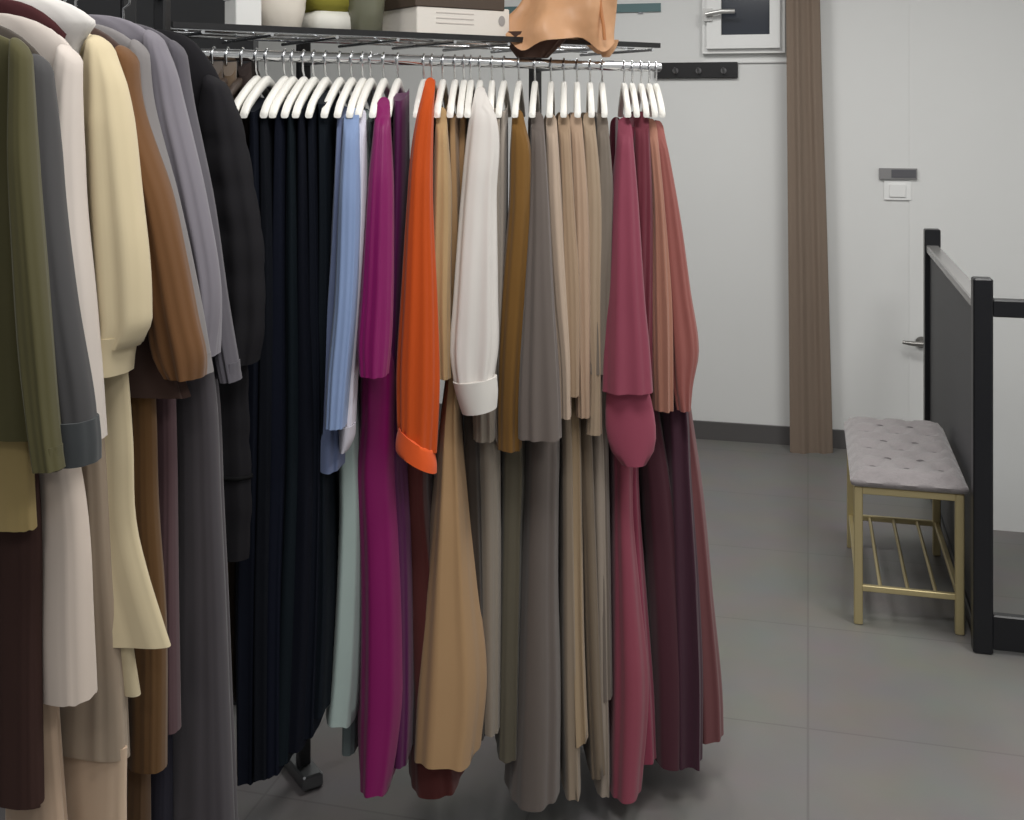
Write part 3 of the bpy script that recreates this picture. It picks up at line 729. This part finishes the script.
jacket((226, 90), 'padded_coat', 'coat', 'long black padded coat at the far end of the near rack', (31, 30, 33), [(100, 220), (160, 236), (260, 246), (400, 250), (500, 253), (556, 250)],
       sleeve=[(84, 206, 228), (120, 198, 240), (180, 200, 252), (260, 206, 263), (330, 212, 262), (362, 224, 256)], rise=.11, slw=.04, tk=.032, seams=(300, 470), hang=True, lw=.36, puff=.075)
# lower pieces
lowwear(1.55, 'skirt', 'skirt', 'mustard tan skirt below the olive jacket at the picture edge', (158, 138, 92), [(330, -70, 20), (380, -60, 27), (430, -50, 34), (525, -46, 39)])
lowwear(1.585, 'trousers', 'trousers', 'dark maroon trousers below the tan skirt, nearest the camera', (62, 44, 40), [(340, -10, 24), (400, -10, 32), (520, -8, 42), (660, -6, 42), (800, -8, 44)], legs=True)
lowwear(1.60, 'skirt', 'skirt', 'ivory skirt with straight hem below the slate jacket cuff', (204, 190, 178), [(330, 24, 52), (380, 32, 60), (440, 38, 72), (490, 42, 82), (540, 40, 88), (610, 39, 91), (694, 44, 94)], tk=.026, amp=.014)
lowwear(1.70, 'trousers', 'trousers', 'greige wide trousers with turned-up hem between ivory skirt and cream coat', (156, 140, 122), [(160, 40, 70), (300, 52, 88), (440, 66, 106), (560, 66, 114), (660, 60, 124), (752, 52, 129)],
        legs=True, hem=[(742, 50, 130), (790, 50, 129), (850, 48, 129), (900, 46, 128)], hem_rgb=(196, 172, 148))
lowwear(1.63, 'trousers', 'trousers', 'beige trousers lowest in the corner under the maroon trousers', (176, 152, 130), [(160, 0, 30), (400, 6, 44), (700, 6, 56), (900, 4, 72)], legs=True)
lowwear(1.755, 'skirt', 'skirt', 'long mustard brown skirt hanging beside the cream coat', (98, 70, 40), [(310, 118, 150), (360, 124, 154), (420, 130, 156), (500, 130, 158), (620, 130, 166), (766, 130, 166)])
lowwear(1.80, 'skirt', 'skirt', 'muted purple skirt behind the mustard brown skirt', (88, 66, 70), [(310, 142, 172), (360, 146, 174), (420, 150, 176), (600, 150, 178), (728, 148, 180)])
lowwear(1.79, 'trousers', 'trousers', 'brown trousers whose hem shows under the mustard brown skirt', (92, 68, 46), [(640, 130, 152), (700, 128, 150), (860, 126, 149)], legs=True)
lowwear(1.835, 'trousers', 'trousers', 'blackish navy trousers between the brown trousers and dark grey trousers', (44, 43, 52), [(660, 146, 172), (720, 146, 172), (860, 142, 172)], legs=True)
lowwear(1.87, 'trousers', 'trousers', 'dark grey wide trousers reaching the floor beside the black padded coat', (72, 68, 72), [(310, 168, 204), (350, 172, 210), (390, 176, 216), (500, 178, 221), (600, 176, 226), (720, 170, 231), (830, 160, 236)], legs=True, tk=.022)

# brown clothes at the hidden end of the long rail
for px, rgb, lab, xs in ((214, (74, 62, 52), 'dark brown dress at the hidden end of the long rail', 0), (228, (96, 80, 64), 'brown dress between the hidden end of the long rail and the near-black gowns', 0), (243, (50, 42, 40), 'blackish brown dress just before the first near-black gown', 0)):
    gown(px, 'dress', 'dress', lab, rgb, body=[(76, px-7, px+7), (200, px-10, px+8), (450, px-12, px+9), (700, px-14, px+8)], ft=.03, fb=.1, back=.16, m_arm=mat('dark_wood', (58, 46, 38), .5), hgroup='dark hangers at the hidden rail end', hlabel='dark hanger holding the '+lab.split(' at')[0].split(' between')[0].split(' just')[0])

# ---------------------------------------------------------------- goods on the wire shelf
ZT = ZS+.007
def shelf_pt(px, n):
    """point of the shelf, n behind its front edge, seen at px"""
    k = (px-HX)/F
    # (A + RD*s + RN*n).x = k * (..).y
    a = A_ + RN*n
    s = (k*a.y - a.x)/(RD.x - k*RD.y)
    return a + RD*s
def lathe(c, prof, n=32):
    return [[c + Vector((r*math.cos(2*PI*k/n), r*math.sin(2*PI*k/n), z)) for k in range(n)] for r, z in prof]
c = shelf_pt(280, .16) + UP*ZT
t = thing('flower_pot', 'white round pot on the wire shelf above the near-black gowns', 'pot', c)
MB().loft(lathe(c, [(.036, 0), (.044, .006), (.054, .05), (.06, .12), (.063, .165), (.063, .17), (.057, .17), (.05, .06), (.04, .02), (.001, .02)])).build('bowl', mat('glazed_ceramic', (226, 218, 206), .3, g=1.0), t)
MB().loft(lathe(c, [(.0625, .155), (.067, .158), (.067, .172), (.0625, .175)]), False, False).build('rim', mat('glazed_rim', (214, 206, 194), .3, g=1.0), t)
c = shelf_pt(243, .12) + UP*(ZT+.03)
t = thing('carton', 'small white carton on the wire shelf beside the white round pot', 'box', c)
MB().box(c, .055, .07, .06, RD, RN, UP, .002).build('box_body', mat('white_card', (222, 222, 220), .6, g=1.0), t, False)
MB().box(c+UP*.042, .062, .075, .024, RD, RN, UP, .002).build('box_lid', mat('white_lid', (230, 230, 230), .6, g=1.0), t, False)
MB().box(c-RN*.0375+UP*.044, .02, .002, .018, RD, RN).build('label_patch', M_black, t, False)
c = shelf_pt(327, .2) + UP*ZT
t = thing('folded_cloth', 'yellow folded cloth on a white stack on the wire shelf', 'cloth', c)
MB().box(c+UP*.025, .11, .12, .05, RD, RN, UP, .012).build('white_fold', mat('white_towel', (222, 220, 212), .9, g=1.0), t)
MB().box(c+UP*.083, .105, .12, .065, RD, RN, UP, .014).build('yellow_fold', mat('yellow_towel', (140, 134, 48), .9, g=1.0), t)
c = shelf_pt(366, .14) + UP*ZT
t = thing('glass_vase', 'murky green glass vase on the wire shelf between yellow cloth and white box', 'vase', c)
MB().loft(lathe(c, [(.03, 0), (.036, .006), (.041, .06), (.044, .12), (.046, .2), (.042, .2), (.038, .05), (.001, .02)])).build('vase_body', mat('green_glass', (98, 98, 82), .2, g=1.2), t)
MB().loft(lathe(c, [(.0445, .115), (.0475, .118), (.0475, .13), (.0445, .133)]), False, False).build('rim_band', mat('green_glass_band', (70, 74, 60), .25, g=1.2), t)
pL, pR = shelf_pt(398, .12), shelf_pt(489, .12)
c = (pL+pR)/2 + UP*ZT; w = (pR-pL).length
t = thing('shoe_box', 'white shoe box with dark lid and small round grey mark on the wire shelf', 'box', c)
bx = MB().box(c+UP*.032, w, .18, .064, RD, RN, UP, .002).build('box_body', mat('white_carton', (224, 218, 210), .6, g=1.0), t, False)
MB().box(c+UP*.074-RD*.01, w*.96, .186, .03, RD, RN, UP, .002).build('box_lid', mat('brown_lid', (66, 54, 44), .6, g=1.2), t, False)
q = c - RN*.0905 + UP*.036 + RD*(w*.41); m = MB()
m.loft([[q + RD*.0085*math.cos(a*PI/10)*k + UP*.012*math.sin(a*PI/10)*k - RN*e for a in range(20)] for k, e in ((1, 0), (1, .001), (.001, .001))])
m.build('round_mark', mat('grey_print', (150, 146, 144), .7, g=1.1), bx, False)
q = c - RN*.0905 + UP*.036 - RD*(w*.1)
m = MB()
for dz in (.012, 0, -.011): m.box(q+UP*dz, w*.4, .001, .0022, RD, RN)
m.build('printed_lines', mat('faint_print', (196, 188, 182), .7, g=1.0), bx, False)

def bag():
    d = shelf_pt(560, .0).y - .02
    base = P(560, 42, d)
    t = thing('leather_bag', 'slouchy tan leather bag slumped over the front edge of the wire shelf', 'bag', base)
    M1 = mat('tan_leather', (192, 146, 108), .5, g=1.1, var=.12, vscale=9, bump=.5, bscale=14)
    M2 = mat('dark_lining', (62, 40, 30), .8, g=1.2)
    rows = hermite([(-75, 548, 606), (-50, 540, 614), (-20, 530, 619), (5, 518, 619), (22, 503, 618), (33, 500, 617), (43, 506, 617)], 34)
    rings = []; n = 60
    for i, (y, xl, xr) in enumerate(rows):
        s = i/33; dd = d-.01-.03*s
        a, b = P(xl, y, dd), P(xr, y, dd); c = (a+b)/2; aw = (b.x-a.x)/2; ring = []
        for k in range(n):
            tt = 2*PI*k/n; cx, sy = math.cos(tt), math.sin(tt)
            w = .07*(.5+.5*s)
            wr = .018*math.sin(3.1*cx+5*s+.6)+.012*math.sin(8*cx-7*s)
            z = a.z + (s**4)*(.014*math.sin(5*cx+1.2)-.006*math.cos(9*cx))
            ring.append(Vector((c.x+aw*sg(cx, .8), dd+.05+w*sg(sy, .7)+(wr if sy < .3 else 0), z)))
        rings.append(ring)
    e = rings[-1]; cc = sum(e, Vector())/n
    rings += [[cc+(p-cc)*.93+UP*.006 for p in e], [cc+(p-cc)*.85+UP*.02 for p in e]]
    MB().loft(rings).build('body', M1, t)
    rows = hermite([(32, 502, 574), (40, 504, 566), (50, 511, 556), (58, 517, 548)], 12); rr = []
    for i, (y, xl, xr) in enumerate(rows):
        dd = d-.005; a, b = P(xl, y, dd), P(xr, y, dd); c = (a+b)/2; aw = (b.x-a.x)/2
        rr.append([Vector((c.x+aw*sg(math.cos(2*PI*k/32), .8), dd+(.03+.006*math.sin(3*k))*math.sin(2*PI*k/32), a.z)) for k in range(32)])
    MB().loft(rr).build('lining', M2, t)
    rows = hermite([(40, 592, 619), (48, 598, 616), (57, 602, 610)], 8); rr = []
    for y, xl, xr in rows:
        dd = d+.075; a, b = P(xl, y, dd), P(xr, y, dd); c = (a+b)/2; aw = (b.x-a.x)/2
        rr.append([Vector((c.x+aw*math.cos(2*PI*k/20), dd+.02*math.sin(2*PI*k/20), a.z)) for k in range(20)])
    MB().loft(rr).build('corner', M1, t)
    # side panel seam and strap
    p0, p1 = P(600, -60, d-.03), P(603, 40, d-.05)
    MB().tube([p0.lerp(p1, i/8)+Vector((.004*math.sin(i), 0, 0)) for i in range(9)], .004, 8).build('seam', mat('leather_seam', (160, 104, 62), .5, g=1.3), t)
    MB().tube([P(552, -70, d+.03), P(556, -120, d+.03), P(578, -150, d+.03), P(600, -120, d+.03), P(604, -70, d+.03)], .008, 8, flat=.5).build('handle', M1, t)
bag()

# ---------------------------------------------------------------- light
def area(loc, sx, sy, power, col=(1, .985, .955), rot=(0, 0, 0)):
    l = bpy.data.lights.new('ceiling_panel_light', 'AREA'); l.shape = 'RECTANGLE'; l.size = sx; l.size_y = sy; l.energy = power; l.color = col
    o = bpy.data.objects.new('ceiling_panel_light', l); C.objects.link(o); o.location = loc; o.rotation_euler = rot
for r, u, p in ((-.5, -1.7, 21), (.8, -2.0, 18), (.1, -4.3, 24), (1.5, -2.9, 20), (1.4, -5.2, 14), (-1.7, -4.6, 12), (-.2, -6.3, 10)):
    area(room(r, u, CEIL-.02), .6, .6, p, rot=(0, 0, -YAW))
w = bpy.data.worlds.new('World'); bpy.context.scene.world = w; w.use_nodes = True
w.node_tree.nodes['Background'].inputs['Color'].default_value = (.95, .97, 1, 1)
w.node_tree.nodes['Background'].inputs['Strength'].default_value = .32

# ---------------------------------------------------------------- camera
cam = bpy.data.cameras.new('camera'); co = bpy.data.objects.new('camera', cam); C.objects.link(co)
co.location = (0, 0, EYE); co.rotation_euler = (PI/2, 0, 0)
cam.sensor_width = 36; cam.lens = 36*F/1024; cam.shift_y = -(410-HY)/1024; cam.clip_start = .05
sc = bpy.context.scene; sc.camera = co
sc.view_settings.view_transform = 'Standard'; sc.view_settings.look = 'None'; sc.view_settings.gamma = 1
sc.view_settings.use_curve_mapping = False; sc.view_settings.exposure = .14
